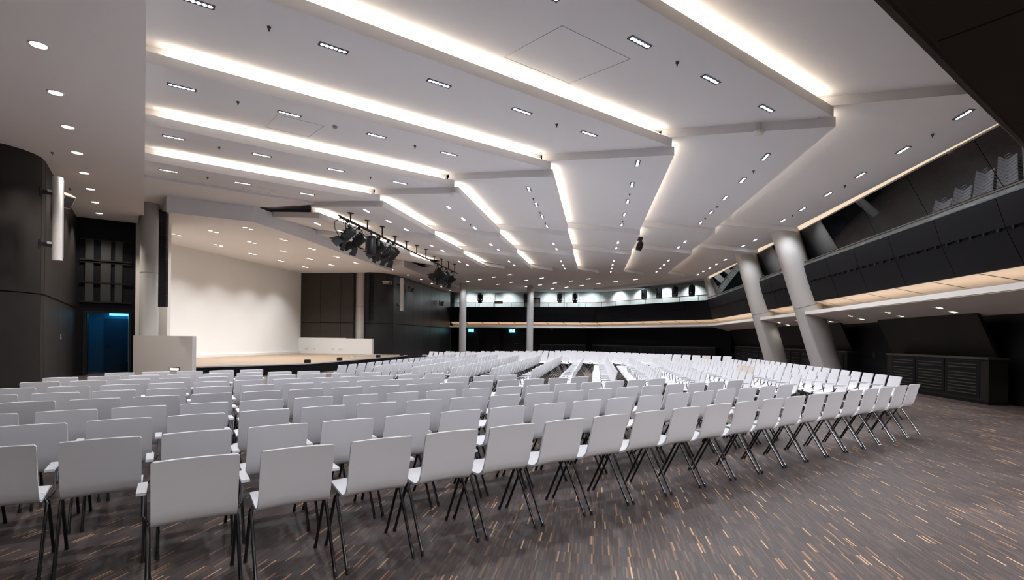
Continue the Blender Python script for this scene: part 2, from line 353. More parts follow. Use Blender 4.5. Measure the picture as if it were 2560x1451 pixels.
# far dark wall along the right side of stage
rw = [W(32.2, 15.6), W(32.35, 15.0), W(32.75, 14.3), W(33.6, 13.8), W(35.4, 13.7), W(37.3, 13.7), W(39.5, 13.7), W(41.5, 13.7), W(44.0, 13.7), W(47.3, 13.7)]
mb = MB()
for a, b_ in zip(rw, rw[1:]):
    d = (b_-a).normalized(); s = Vector((-d.y, d.x, 0))*.3; ngon(mb, ccw([x[:2] for x in (a, b_, b_+s, a+s)]), 0, 5.9)
wr2 = mb.build('wall_right_of_stage', 'joint'); struct(wr2, 'dark brown panelled wall with rounded corner right of the stage')
M['darkblue'] = mat('dark_sheen_panel', (.026, .026, .028), .34, spec=.5, noise=.15, scale=2)
curved(wr2, rw[:4], LROWS[:1]+[(2.47, 5.86)], 'darkblue'); path_panels(wr2, flip(rw[3:]), LROWS[:1]+[(2.47, 5.86)], 'darkblue', .03)

# ------------------------------------------------------------------ stage
edge = [W(16.0, 13.95), W(16.1, 13.75)]+[W(*pq2wn(p, q)) for p, q in ((2.4, 21.2), (3.3, 21.35), (4.2, 21.5), (5.0, 21.75))]+[W(19.5, 11.62), W(20.3, 11.52), W(30.4, 11.5)]
poly = edge+[W(31.5, 12.2), W(31.5, 19.4), W(18.7, 19.4), W(17.05, 17.35), W(16.98, 16.2), W(15.95, 16.15)]
st = MB(); ngon(st, ccw([p[:2] for p in poly]), .0, .36); stage = st.build('stage', 'black'); tag(stage, 'low stage with light wood floor and black front', 'stage')
st = MB(); ngon(st, ccw([p[:2] for p in poly]), .36, .40); s_ = st.build('stage_floor', 'stage', stage)
st = MB()
for a, b_ in zip(edge[1:], edge[2:]):
    d = (b_-a).normalized(); s = Vector((d.y, -d.x, 0))
    st.hexa([x+Vector((0, 0, .37)) for x in (a, a+s*.03, b_+s*.03, b_)], [x+Vector((0, 0, .415)) for x in (a, a+s*.03, b_+s*.03, b_)])
st.build('edge_trim', 'grey', stage)
st = MB(); wnbox(st, 26.6, 30.3, 13.25, 13.32, .40, .46); o = st.build('floor_bar', 'plastic'); tag(o, 'white bar lying on the stage near the dark wall', 'bar')
o = MB(); wnbox(o, 15.72, 15.9, 13.75, 16.1, 0, 1.48); pl = o.build('wall_parapet_left', 'parapet'); struct(pl, 'low grey white parapet at the left stage end')
sl = empty('step_light', W(15.75, 14.45, .30)); tag(sl, 'small step light set into the left parapet', 'light')
mb = MB(); wnbox(mb, 15.72, 15.752, 14.22, 14.66, .24, .40); o = mb.build('housing', 'blackmetal', sl); o.matrix_parent_inverse = Matrix.Translation(-sl.location)
for n0 in (14.28, 14.45):
    mb = MB(); wnbox(mb, 15.712, 15.72, n0, n0+.15, .29, .35); o = mb.build('lamp_lens', 'steplamp', sl); o.matrix_parent_inverse = Matrix.Translation(-sl.location)
o = MB(); wnbox(o, 31.2, 31.42, 16.1, 19.35, .4, 1.44); wnbox(o, 31.2, 31.42, 14.2, 16.1, .4, 1.42); pr = o.build('wall_parapet_right', 'stagewall'); struct(pr, 'low white parapet along the right stage end')
for n0, wd_ in ((18.9, .2), (18.3, .12), (17.0, .12), (16.55, .3)):
    o = MB(); wnbox(o, 31.18, 31.2, n0-wd_, n0, .66, .75); t = o.build('wall_socket', 'plastic', pr)
for i, (w_, l) in enumerate(((19.6, 'nearest the camera'), (22.3, 'second along the edge'), (26.6, 'third along the edge'), (30.1, 'at the far corner'))):
    o = empty('floor_box', W(w_, 11.75, .4)); tag(o, 'small black box on the stage front edge, '+l, 'box', 'boxes on the stage edge')
    MB().box((0, 0, .07), (.16, .2, .14), rot(RW)).build('body', 'blackmetal', o); MB().box((0, 0, .145), (.12, .16, .01), rot(RW)).build('lid', 'rubber', o)

# ------------------------------------------------------------------ columns
def column(loc_base, loc_top, r, label, jz, name='column'):
    a, b_ = Vector(loc_base), Vector(loc_top); o = empty(name, a); tag(o, label, 'column')
    d = (b_-a); zc = lambda z: d*((z-a.z)/d.z)
    MB().tube([(0, 0, 0), zc(jz-.012)], r, 28).build('lower_shaft', 'column', o)
    MB().tube([zc(jz-.012), zc(jz+.012)], r*.97, 28, False).build('joint_ring', 'trim', o)
    MB().tube([zc(jz+.012), zc(jz+.012)+d*((b_.z-jz-.012)/d.z)], r, 28).build('upper_shaft', 'column', o)
column(W(16.3, 16.05, 0), W(16.3, 16.05, 6.4), .29, 'slim round column behind the left stage parapet', 3.75)
column(W(31.98, 15.46, 0), W(31.98, 15.46, 6.2), .30, 'slim round column beside the right stage parapet', 3.55)
column(W(41.3, 10.85, 0), W(41.3, 10.85, 6.2), .29, 'slim round column near the far left balcony end', 3.2)
column(W(43.9, 5.55, 0), W(43.9, 5.55, 6.2), .28, 'slim round column right of the green exit sign', 3.2)
column(W(22.0, -9.2, 0), W(22.0, -7.4, 6.15), .5, 'thick leaning column nearer the camera on the right', 2.95)
column(W(27.5, -9.12, 0), W(27.5, -7.45, 6.15), .5, 'thick leaning column farther away on the right', 2.95)

# ------------------------------------------------------------------ right side: wall, cabinets, balcony
CR = 38.9                                                     # w of the corner where the balcony turns 45 degrees
o = MB(); wnbox(o, 4, 40.5, -10.4, -10.15, 0, 2.7); wright = o.build('wall_right', 'black'); struct(wright, 'dark wall under the right balcony')
def cabinets(name, w0, w1, n_, k, label, h=1.16, ends=True):
    root = empty(name, W((w0+w1)/2, n_, 0)); tag(root, label, 'cabinet'); inv = Matrix.Translation(-root.location)
    def part(nm, mt, f):
        mb = MB(); f(mb); q = mb.build(nm, mt, root); q.matrix_parent_inverse = inv; return q
    part('body', 'cab', lambda m_: wnbox(m_, w0, w1, n_-.42, n_, .08, h-.05))
    part('plinth', 'black', lambda m_: wnbox(m_, w0+.03, w1-.03, n_-.42, n_-.02, 0, .08))
    part('top', 'cabtop', lambda m_: wnbox(m_, w0-.02, w1+.02, n_-.42, n_+.03, h-.05, h))
    st_ = (w1-w0-.5)/k
    for i in range(k):
        a = w0+.25+i*st_
        dpart = part('louver_door', 'black', lambda m_: wnbox(m_, a+.04, a+st_-.04, n_, n_+.012, .14, h-.09))
        for z0, z1, nn in ((.2, h-.36, 7), (h-.3, h-.14, 2)):
            for j in range(nn):
                z = z0+(z1-z0)*(j+.5)/nn; q = MB(); wnbox(q, a+.12, a+st_-.12, n_+.012, n_+.03, z-.018, z+.006); q.build('slat', 'cabtop', dpart)
    return root
cabinets('radiator_cabinet', 14.2, 18.6, -9.5, 3, 'long dark louvred radiator cabinet nearest on the right wall')
cabinets('radiator_cabinet', 21.8, 24.6, -9.72, 3, 'dark louvred radiator cabinet behind the nearer leaning column')
cabinets('radiator_cabinet', 24.8, 38.0, -9.72, 10, 'dark louvred radiator cabinet running behind the farther leaning column')
# tilted wall boards over the cabinets
for w0, w1 in ((14.6, 19.2), (21.9, 38.5)):
    q = [W(w0, -9.95, 1.16), W(w1, -9.95, 1.16), W(w1-.0, -9.45, 2.35), W(w0, -9.45, 2.35)]; s = W(0, -.08, 0)
    MB().add([*q, *[x+s for x in q]], [(0, 1, 2, 3), (7, 6, 5, 4), (0, 4, 5, 1), (1, 5, 6, 2), (2, 6, 7, 3), (3, 7, 4, 0)]).build('tilted_board', 'cab', wright)
o = MB(); wnbox(o, 20.6, 20.8, -10.16, -10.12, .95, 1.15); o.build('wall_switch', 'rubber', wright)
# balcony outline (w,n): right side along w, 45 degree turn, far side along n
def lean(poly, off):                                          # poly of (w,n) with outward normals -> shifted by off outward
    return [(w_+off*nw, n_+off*nn) for (w_, n_), (nw, nn) in poly]
k22 = math.tan(math.pi/8)
corner1 = (38.95, -8.0); corner2 = (47.0, .05)
OUT = [((9.9, -8.0), (-k22, -1)), (corner1, (k22, -1)), (corner2, (1, -k22)), ((47.0, 13.7), (1, 0))]
def run(off0, z0, off1, z1, th, m, parent, name, step, gap=.012, segs=(0, 1, 2)):
    A, B = lean(OUT, off0), lean(OUT, off1)
    for sgi in segs:
        a0, a1, b0, b1 = [W(*x) for x in (A[sgi], A[sgi+1], B[sgi], B[sgi+1])]
        k = max(1, round((a1-a0).length/step)); d = (a1-a0).normalized(); out = Vector((d.y, -d.x, 0))*th
        for i in range(k):
            t0, t1 = i/k+gap/(a1-a0).length, (i+1)/k-gap/(a1-a0).length
            p = [a0.lerp(a1, t0)+Vector((0, 0, z0)), a0.lerp(a1, t1)+Vector((0, 0, z0)), b0.lerp(b1, t1)+Vector((0, 0, z1)), b0.lerp(b1, t0)+Vector((0, 0, z1))]
            MB().add([*p, *[x+out for x in p]], [(0, 3, 2, 1), (4, 5, 6, 7), (0, 1, 5, 4), (1, 2, 6, 5), (2, 3, 7, 6), (3, 0, 4, 7)]).build(name, m, parent)
o = MB(); wnbox(o, 4, 43, -11.8, -8.55, 3.12, 3.3); bal = o.build('balcony_floor', 'black'); struct(bal, 'dark balcony wrapping the right side and far end')
for pts in ([(38.5, -9), (47.6, .2), (51, .2), (51, -3), (42, -12)], [(47.6, 0), (51.2, 0), (51.2, 14), (47.6, 14)]):
    mb = MB(); ngon(mb, ccw([wn(*x) for x in pts]), 3.12, 3.3); mb.build('balcony_slab', 'black', bal)
run(.42, 3.08, .17, 3.80, .05, 'black', bal, 'fascia_panel', 1.95); run(.15, 3.86, 0, 4.47, .05, 'black', bal, 'fascia_panel', 1.95)
run(.21, 3.78, .18, 3.88, .03, 'joint', bal, 'vent_slot', 60)
for sgi in (0, 1, 2):                                         # short bars that break the vent slot into dashes
    a0, a1 = [W(*x) for x in (lean(OUT, .155)[sgi], lean(OUT, .155)[sgi+1])]; k = round((a1-a0).length/.39); mb = MB()
    for i in range(k): mb.box(a0.lerp(a1, (i+.5)/k)+Vector((0, 0, 3.83)), (.06, .03, .07), rot(math.atan2((a1-a0).y, (a1-a0).x)))
    mb.build('vent_bars', 'black', bal)['kind'] = 'stuff'
run(.49, 3.1, .08, 4.45, .02, 'joint', bal, 'fascia_backing', 60, 0)
# white canopy edge, sloping ceiling below the balcony, lit soffit boards with a light strip
run(.10, 2.57, .10, 2.70, .10, 'white', bal, 'canopy_edge', 60, .0); run(.2, 2.56, 1.75, 2.22, .04, 'white', bal, 'canopy_ceiling', 60, .0, (0,)); run(.2, 2.56, 2.5, 2.54, .04, 'white', bal, 'canopy_ceiling', 60, .0, (1, 2))
run(.46, 3.07, 1.25, 2.86, .03, 'white', bal, 'soffit_board', 1.6, .03); run(1.28, 2.60, 1.28, 2.90, .03, 'white', bal, 'soffit_back', 60, 0)
run(.62, 2.66, .70, 2.66, .02, 'slot', bal, 'soffit_light_strip', 60, 0)
# cove along the ceiling edge over the balcony
run(-.28, 6.02, -.28, 6.12, .03, 'white', ceiling, 'edge_trim', 60, 0, (0, 1)); run(-.06, 5.84, -.08, 5.90, .04, 'trim', ceiling, 'edge_trim', 60, 0, (0,))
M['edgeglow'] = mat('edge_cove_glow', (1, .85, .65), .5, emit=(1, .80, .58), es=.62)
run(-.08, 5.90, -.22, 6.03, .02, 'edgeglow', ceiling, 'edge_glow_band', 60, 0, (0,))  # emission painted on the cove face in place of light falling on it
# tinted glass front of the right balcony: panes with thin mullions, rail strip
run(.55, 4.40, -.07, 5.86, .02, 'glass', bal, 'glass_pane', 2.4, .01, (0,)); run(.58, 4.38, -.04, 5.86, .02, 'joint', bal, 'glass_backing', 60, 0, (0,))
run(.03, 4.47, .03, 4.62, .02, 'railglass', bal, 'rail_glass_pane', 1.95, .01, (0,)); run(.02, 4.60, .02, 4.635, .05, 'cabtop', bal, 'handrail', 60, 0, (0,))
o = MB(); wnbox(o, 4, 41, -12.2, -12, 3.2, 7); wnbox(o, 4, 41, -12, -8.2, 6.2, 6.3); o = o.build('wall_balcony_right', 'joint'); struct(o, 'black room behind the right balcony glass')
# far balcony: rail on posts, white lit back wall, dark doorway
def polyrail(off, z, r, segs, name, m):
    A = lean(OUT, off); MB().tube([W(*A[i])+Vector((0, 0, z)) for i in segs], r, 8).build(name, m, bal)
polyrail(.1, 4.86, .03, (1, 2, 3), 'handrail', 'railwood')
A = lean(OUT, .1)
for s_i in (1, 2):
    a0, a1 = W(*A[s_i]), W(*A[s_i+1]); k = round((a1-a0).length/1.75)
    for i in range(k): MB().box(a0.lerp(a1, (i+.5)/k)+Vector((0, 0, 4.66)), (.03, .03, .38)).build('rail_post', 'railwood', bal)
run(.12, 4.47, .12, 4.82, .012, 'railglass', bal, 'rail_glass_pane', 1.75, .01, (1, 2))
wf = [W(50.6, 14.2), W(50.6, -.6), W(42.4, -10.2)]
mb = MB()
for a, b_ in zip(wf, wf[1:]):
    d = (b_-a).normalized(); s = Vector((d.y, -d.x, 0))*-.2; ngon(mb, ccw([x[:2] for x in (a, b_, b_+s, a+s)]), 3.2, 6.4)
M['balwall'] = mat('balcony_white_wall', (.80, .84, .82), .8, noise=.02, scale=1)
wfar_o = mb.build('wall_balcony_far', 'balwall'); struct(wfar_o, 'white lit wall behind the far balcony')
o = MB(); wnbox(o, 47.0, 51, -9, 14, 6.15, 6.3); o.build('balcony_ceiling', 'white', wfar_o)
o = MB(); wnbox(o, 50.5, 50.6, 5.4, 7.0, 3.3, 5.6); o.build('door_frame', 'cab', wfar_o)
o = MB(); wnbox(o, 50.48, 50.5, 5.5, 6.9, 3.3, 5.5); M['olive'] = mat('olive_panel', (.16, .15, .11), .6); o.build('door_leaf', 'olive', wfar_o)
for n0 in (11.6, 10.0, 3.0, 1.6):
    o = MB(); wnbox(o, 50.52, 50.6, n0-.03, n0+.03, 3.3, 6.1); o.build('wall_batten', 'grey', wfar_o)
o = MB(); wnbox(o, 47.15, 47.19, 8.55, 9.35, 4.78, 5.02); t = o.build('info_card', 'pink'); tag(t, 'pinkish card hanging on the far balcony rail', 'card')
# white leaning pier at the balcony corner
q = [W(38.0, -8.1), W(38.9, -8.1), W(38.9, -9.2), W(38.0, -9.2)]; s = W(-.25, .42, 0)
o = MB().hexa([x+Vector((0, 0, 4.3)) for x in q][::-1], [x+s+Vector((0, 0, 6.1)) for x in q][::-1]).build('pier', 'column'); tag(o, 'white leaning pier at the far balcony corner', 'pier')
# far end wall below the balcony
mb = MB(); wnbox(mb, 49.6, 49.9, .8, 14.2, 0, 3.1); ngon(mb, ccw([wn(49.6, .8), wn(49.9, .6), wn(40.6, -10.2), wn(40.3, -10)]), 0, 3.1)
wend = mb.build('wall_far', 'black'); struct(wend, 'dark wall below the far balcony with doors and cabinets')
for n0, n1 in ((11.3, 13.3), (6.6, 8.9)):
    o = MB(); wnbox(o, 49.54, 49.6, n0, n1, .02, 2.2); o.build('door_leaf', 'cab', wend)
for n0 in (7.7, 12.0):
    o = MB(); o.tube([W(49.5, n0, 1.02), W(49.5, n0-.35, 1.02)], .022, 8); o.tube([W(49.5, n0, 1.02), W(49.5, n0, 1.2)], .02, 8); o.build('door_handle', 'chrome', wend)
o = MB(); wnbox(o, 49.4, 49.6, 9.2, 10.6, .02, 2.3); o.build('wall_recess_panel', 'cab', wend)
for i, (n0, n1) in enumerate(((-.2, 5.2),)):
    root = empty('radiator_cabinet', W(49.0, 2.5, 0)); tag(root, 'long dark cabinet along the far end wall', 'cabinet'); inv = Matrix.Translation(-root.location)
    mb = MB(); wnbox(mb, 49.0, 49.6, .9, 5.2, 0, .95); b1 = mb.build('body', 'cab', root); b1.matrix_parent_inverse = inv
    mb = MB(); wnbox(mb, 48.97, 49.6, .9, 5.2, .95, 1.0); b1 = mb.build('top', 'cabtop', root); b1.matrix_parent_inverse = inv
    for k in range(4):
        mb = MB(); wnbox(mb, 48.985, 49.0, 1.0+k*1.05, 1.9+k*1.05, .2, .85); b1 = mb.build('louver_door', 'black', root); b1.matrix_parent_inverse = inv
root = empty('radiator_cabinet', W(*((40.6+48.6)/2, -4.5), 0)); tag(root, 'dark cabinet along the slanted wall under the far balcony', 'cabinet'); inv = Matrix.Translation(-root.location)
a, b_ = W(49.2, -.1), W(40.4, -9.2); d = (b_-a).normalized(); s = Vector((-d.y, d.x, 0))
if s.dot(W(-1, 1)) < 0: s = -s
for nm, m_, z0, z1, off in (('body', 'cab', 0, .97, .5), ('top', 'cabtop', .97, 1.02, .53)):
    mb = MB(); ngon(mb, ccw([x[:2] for x in (a, b_, b_+s*off, a+s*off)]), z0, z1); b1 = mb.build(nm, m_, root); b1.matrix_parent_inverse = inv
for k in range(9):
    t0, t1 = (k+.08)/9, (k+.92)/9; mb = MB(); ngon(mb, ccw([x[:2] for x in (a.lerp(b_, t0)+s*.5, a.lerp(b_, t1)+s*.5, a.lerp(b_, t1)+s*.515, a.lerp(b_, t0)+s*.515)]), .2, .85); b1 = mb.build('louver_door', 'black', root); b1.matrix_parent_inverse = inv
def exit_sign(n_, label):
    root = empty('exit_sign', W(49.0, n_, 2.14)); tag(root, label, 'exit sign'); inv = Matrix.Translation(-root.location)
    mb = MB(); wnbox(mb, 49.0, 49.04, n_-.3, n_+.3, 2.14, 2.44); q = mb.build('panel', 'exit', root); q.matrix_parent_inverse = inv
    mb = MB()                                                 # running figure, door and arrow
    for n0, n1, z0, z1 in ((.02, .1, 2.34, 2.40), (-.02, .1, 2.24, 2.33), (-.06, 0, 2.18, 2.25), (.08, .16, 2.17, 2.24), (.1, .18, 2.28, 2.31), (-.26, -.12, 2.17, 2.41)): wnbox(mb, 48.985, 49.0, n_+n0, n_+n1, z0, z1)
    q = mb.build('pictogram', 'exitw', root); q.matrix_parent_inverse = inv
exit_sign(7.95, 'glowing green exit sign between two slim columns'); exit_sign(12.05, 'glowing green exit sign partly behind the left slim column')
# near facade leaning over the viewer (dark panels, upper right of the picture)
for p0, p1 in ((1.0, 5.6), (5.6, 10.0), (10.0, 14.3)):
    for t0, t1 in ((0, .48), (.48, 1)):
        pt = lambda p, t: P(p, 2.75-1.85*t, 6.08-3.0*t)
        q = [pt(p0+.012, t0+.004), pt(p1-.012, t0+.004), pt(p1-.012, t1-.004), pt(p0+.012, t1-.004)]; s = P(0, -.1, .06)
        if p0 == 1.0 and t0 == 0: nf = MB().add([*q, *[x+s for x in q]], [(0, 1, 2, 3), (7, 6, 5, 4), (0, 4, 5, 1), (1, 5, 6, 2), (2, 6, 7, 3), (3, 7, 4, 0)]).build('wall_near_facade', 'facade'); struct(nf, 'dark leaning balcony facade above the viewer at upper right')
        else: MB().add([*q, *[x+s for x in q]], [(0, 1, 2, 3), (7, 6, 5, 4), (0, 4, 5, 1), (1, 5, 6, 2), (2, 6, 7, 3), (3, 7, 4, 0)]).build('facade_panel', 'facade', nf)
pt2 = lambda p, t: P(p, 2.66-1.85*t, 6.16-3.0*t)
q = [pt2(0, 0), pt2(15, 0), pt2(15, 1), pt2(0, 1)]; s = P(0, -.2, .1); MB().add([*q, *[x+s for x in q]], [(0, 1, 2, 3), (7, 6, 5, 4), (0, 4, 5, 1), (1, 5, 6, 2), (2, 6, 7, 3), (3, 7, 4, 0)]).build('facade_backing', 'joint', nf)
mb = MB(); pqbox(mb, -16, 18, -7.3, -7, 0, 7); pqbox(mb, -16.3, -16, -7, 16, 0, 7); pqbox(mb, 17.8, 18, -7, 3.2, 0, 3.2)
o = mb.build('wall_behind', 'white'); struct(o, 'pale rear wall behind the viewer')
mb = MB(); pqbox(mb, 0, 18, -7, .9, 3.12, 3.25); o = mb.build('ceiling_rear', 'white'); struct(o, 'low ceiling under the balcony behind the viewer'); o_rear = o

# ------------------------------------------------------------------ ceiling lights
def inst(src, parent, loc=None): o = src.copy(); COL.objects.link(o); o.parent = parent; return o
def shared(name, mb, m): return mb.mesh(name, m)
LM = {}
hb = MB(); hb.box((0, 0, -.006), (.46, .115, .012)); LM['house'] = hb.mesh('light_housing', 'ledbody')
LM['lens'] = MB().lathe([(.0001, -.017), (.026, -.016), (.031, -.012)], seg=12).mesh('light_lens', 'led')
lb = MB(); lb.box((0, 0, -.014), (.40, .066, .006)); LM['bar'] = lb.mesh('light_lens_bar', 'led')
hb2 = MB(); hb2.box((0, 0, -.006), (.46, .10, .012)); LM['house2'] = hb2.mesh('light_housing_slim', 'ledbody')
def led(loc, rz, label, group, fine=True, power=None):
    o = empty('ceiling_light', loc, rz); tag(o, label, 'ceiling light', group)
    link('housing', LM['house' if fine else 'house2'], o)
    if fine:
        for i in range(6):
            l = link('lens', LM['lens'], o); l.location = (-.175+.07*i, 0, 0)
    else: link('lens', LM['bar'], o)
    lamp('SPOT', Vector(loc)-Vector((0, 0, .045)), power or LED_W, COOL, cone=140, blend=.6, aim=Vector(loc)-Vector((0, 0, 3)), rad=.03)
BAY = ['nearest', 'second', 'third', 'fourth', 'fifth']
for j, q in enumerate((5.26, 8.28, 11.31, 14.33, 17.4)):
    k = 0
    for i in range(7):
        p = .55+1.87*i
        if p > pnode(q)-.5: continue
        led(P(p, q, z_field1(q)-.004), RU, f'six-lens white light, {ORD[k]} from left, {BAY[j]} left ceiling bay from the camera', 'lights in the left ceiling bays'); k += 1
NB = [(-6.95, 'rightmost'), (-3.98, 'second'), (-1.0, 'third'), (1.97, 'fourth'), (4.97, 'fifth'), (7.95, 'sixth'), (10.93, 'seventh')]
for fi, (ws, fname) in enumerate((([11.1, 13.05, 14.97, 16.9, 18.85, 20.7], 'first'), ([24.1, 25.95], 'second'), ([29.35, 31.3, 33.15, 35.0, 36.9, 38.7], 'third'))):
    for j, (n_, nm) in enumerate(NB):
        k = 0
        for w_ in ws:
            a, b_ = span(fi, n_)
            if not (a+.3 < w_ < b_-.1) or (n_ > 9 and fi > 0): continue
            led(W(w_, n_, z_field(fi, w_, n_)-.006), RW, f'white light bar, {ORD[k]} from near end, {nm} lane from right, {fname} middle ceiling field', 'lights in the middle ceiling fields', fi == 0 and n_ < 2); k += 1
for j, (p, qs) in enumerate(((21.12, (29.7, 31.65, 33.6, 35.5)), (24.13, (29.75, 31.65, 33.6, 35.5)), (27.1, (27.85, 29.75, 31.7, 33.6, 35.45)), (30.05, (25.85, 27.85, 29.75, 31.7, 33.6, 35.5)), (33.0, (25.85, 27.75, 29.7, 31.65)))):
    for k, q in enumerate(qs):
        if pq2wn(p, q)[0] > 46.6: continue
        led(P(p, q, z_far(p)-.006), RV, f'tiny white light, {ORD[k]} from right, {ORD[j]} row back in the far ceiling', 'lights in the far ceiling', False)
# round downlights
DL = {'ring': MB().lathe([(.075, 0), (.095, -.012), (.10, -.004), (.10, 0)], seg=20).mesh('downlight_ring', 'plastic'), 'lens': MB().lathe([(.0001, -.006), (.078, -.006)], seg=20).mesh('downlight_lens', 'down')}
def down(loc, label, group, power, cone=100, color=SOFT, sc_=1.0, aim=None):
    o = empty('downlight', loc); o.scale = (sc_,)*3; tag(o, label, 'downlight', group); link('trim_ring', DL['ring'], o); link('lens', DL['lens'], o)
    if power: lamp('SPOT', Vector(loc)-Vector((0, 0, .04)), power, color, cone=cone, blend=.7, aim=aim or Vector(loc)-Vector((0, 0, 3)), rad=.07)
for i in range(8): down(P(-1.28, 10.2+1.83*i, 5.748), f'round downlight, {ORD[i]} from the camera, in the left side ceiling', 'downlights over the left aisle', DOWN_W*2.2, 110, sc_=1.25)
for i in range(4): down(P(-4.5, 1+4*i, 5.748), f'round downlight in the left foyer ceiling, {ORD[i]} from the camera', 'downlights over the left foyer', DOWN_W*.6, 110)
for r_, (n_, w0, nm) in enumerate(((17.36, 18.92, 'back'), (15.28, 18.5, 'middle'), (13.44, 18.12, 'front'))):
    for i in range(5):
        for s_i, s_ in enumerate((-.17, .17)):
            w_ = w0+2.42*i-.06*r_*i
            down(W(w_+s_, n_, 5.718), f'round stage downlight, {("left", "right")[s_i]} of {ORD[i]} pair from left, {nm} row', 'paired downlights in the stage canopy', STAGE_W*2 if s_i == 0 else 0, 102 if r_ == 0 else 125, (1, .985, .97), aim=W(w_, n_+(.5 if r_ == 0 else 0), 0))
for i, (w_, n_) in enumerate(((31.2, 12.9), (33.9, 12.85), (36.56, 12.83), (39.25, 12.88), (41.9, 12.91), (44.9, 13.0))):
    down(W(w_, n_, 5.855), f'small round downlight, {ORD[i]} from near end, along the dark far wall', 'downlights beside the far dark wall', DOWN_W*1.6, 100)
for i in range(7):
    for j, n_ in enumerate((-8.85, -9.3)):
        down(W(14.9+2.35*i+j*.2, n_, 2.41-.235*j*.45), f'small round downlight under the balcony, {ORD[i]} from near end, {("outer", "inner")[j]} row', 'downlights under the right balcony', 9 if j == 0 else 5, 120, SOFT, .8)
for i, (w_, n_) in enumerate(((48.3, 11.5), (48.3, 8.0), (48.3, 4.0))):
    down(W(w_, n_, 2.4), f'small round downlight under the far balcony, {ORD[i]} from left', 'downlights under the far balcony', 8, 110, SOFT, .8)
for i in range(9):
    mb = MB(); pqbox(mb, -.15+1.775*i+.008, -.15+1.775*(i+1)-.008, -.6, .93, 3.1, 3.12); mb.build('soffit_panel', 'facade', o_rear)
for i in range(6):
    for j in range(2): down(P(1.2+2.6*i, -1.2-2.6*j, 3.098), f'added fill light in the low rear ceiling, {ORD[i]} from left, {ORD[j]} row back', 'added fill lights behind the viewer', REAR_FILL_W, 174, (.97, .96, 1))  # added out of view to brighten the front chair backs
# wash lights on the far balcony wall
for i, n_ in enumerate((12.5, 10.6, 8.6, 4.4, 2.2, .4)): lamp('SPOT', W(49.2, n_, 6.1), 150, (.86, .96, 1), cone=115, blend=.8, aim=W(50.6, n_, 4.3))
for i in range(4):
    c = W(49.2, -.9).lerp(W(42.6, -8.4), (i+.4)/4); lamp('SPOT', c+Vector((0, 0, 6.1)), 150, (.86, .96, 1), cone=115, blend=.8, aim=c+W(.9, -.9, 4.3))

# sprinklers, smoke detectors
SP = {'ring': MB().lathe([(.0001, -.008), (.045, -.008), (.05, 0)], seg=14).mesh('sprinkler_plate', 'plastic'), 'head': MB().lathe([(.03, -.008), (.026, -.03), (.012, -.045), (.010, -.075), (.004, -.08)], seg=10).mesh('sprinkler_head', 'spr')}
def sprinkler(loc, label):
    o = empty('sprinkler', loc); tag(o, label, 'sprinkler', 'ceiling sprinklers'); link('plate', SP['ring'], o); link('head', SP['head'], o)
for i, (p, q, l) in enumerate(((1.48, 8.3, 'near the top left of the picture'), (1.48, 11.35, 'left side, third ceiling bay'), (7.09, 5.27, 'between two lights of the nearest bay'), (1.48, 14.4, 'left side, fourth ceiling bay'), (7.14, 8.35, 'right side, second ceiling bay'), (1.5, 17.4, 'left side, fifth ceiling bay'), (5.26, 11.36, 'right side, third ceiling bay'), (5.29, 14.4, 'right side, fourth ceiling bay'))):
    sprinkler(P(p, q, z_field1(q)), 'small dark ceiling sprinkler, '+l)
for i, (w_, n_, l) in enumerate(((14.12, -4.02, 'second lane from right, nearest'), (16.0, -1.0, 'third lane from right, nearest'), (16.1, 1.97, 'fourth lane from right, nearest'), (20.0, 1.97, 'fourth lane from right, farther'), (20.0, -1.0, 'third lane from right, farther'), (19.85, -3.98, 'second lane from right, farther'), (19.95, 4.97, 'fifth lane from right'), (12.1, -7.0, 'rightmost lane, nearest'), (15.95, -7.0, 'rightmost lane, middle'), (19.75, -6.95, 'rightmost lane, farther'))):
    sprinkler(W(w_, n_, z_field(0, w_, n_)), 'small dark ceiling sprinkler, '+l)
for q, l in ((9.2, 'nearest the camera'), (15.0, 'half way along'), (18.6, 'towards the stage')): sprinkler(P(-1.75 if q > 10 else -2.3, q+1, 5.75), 'small dark sprinkler in the left side ceiling, '+l)
def smoke(loc, label):
    o = empty('smoke_detector', loc); tag(o, label, 'smoke detector', 'smoke detectors'); MB().lathe([(.0001, -.02), (.06, -.02), (.065, 0)], seg=16).build('base', 'plastic', o); MB().lathe([(.0001, -.07), (.035, -.07), (.05, -.05), (.05, -.02)], seg=16).build('sensor', 'trim', o)
for p, q, l in ((3.36, 11.33, 'in the third left ceiling bay'),): smoke(P(p, q, z_field1(q)), 'pale smoke detector '+l)
for w_, n_, l in ((17.98, -3.98, 'in the second lane from right'), (18.1, 1.97, 'in the fourth lane from right')): smoke(W(w_, n_, z_field(0, w_, n_)), 'pale smoke detector '+l)
for w_, n_, l in ((11.66, -3.4, 'on a ceiling step at upper right'), (14.9, 4.2, 'on a ceiling step near the middle')):
    o = empty('ceiling_sensor', W(wnode(n_)-.05, n_, z_field(0, wnode(n_), n_)-.04)); tag(o, 'round white sensor '+l, 'sensor'); MB().lathe([(.0001, -.04), (.07, -.035), (.1, 0), (.1, .05)], seg=18).build('dome', 'plastic', o); MB().tube([(0, 0, .05), (0, 0, .3)], .02, 8).build('stem', 'plastic', o)

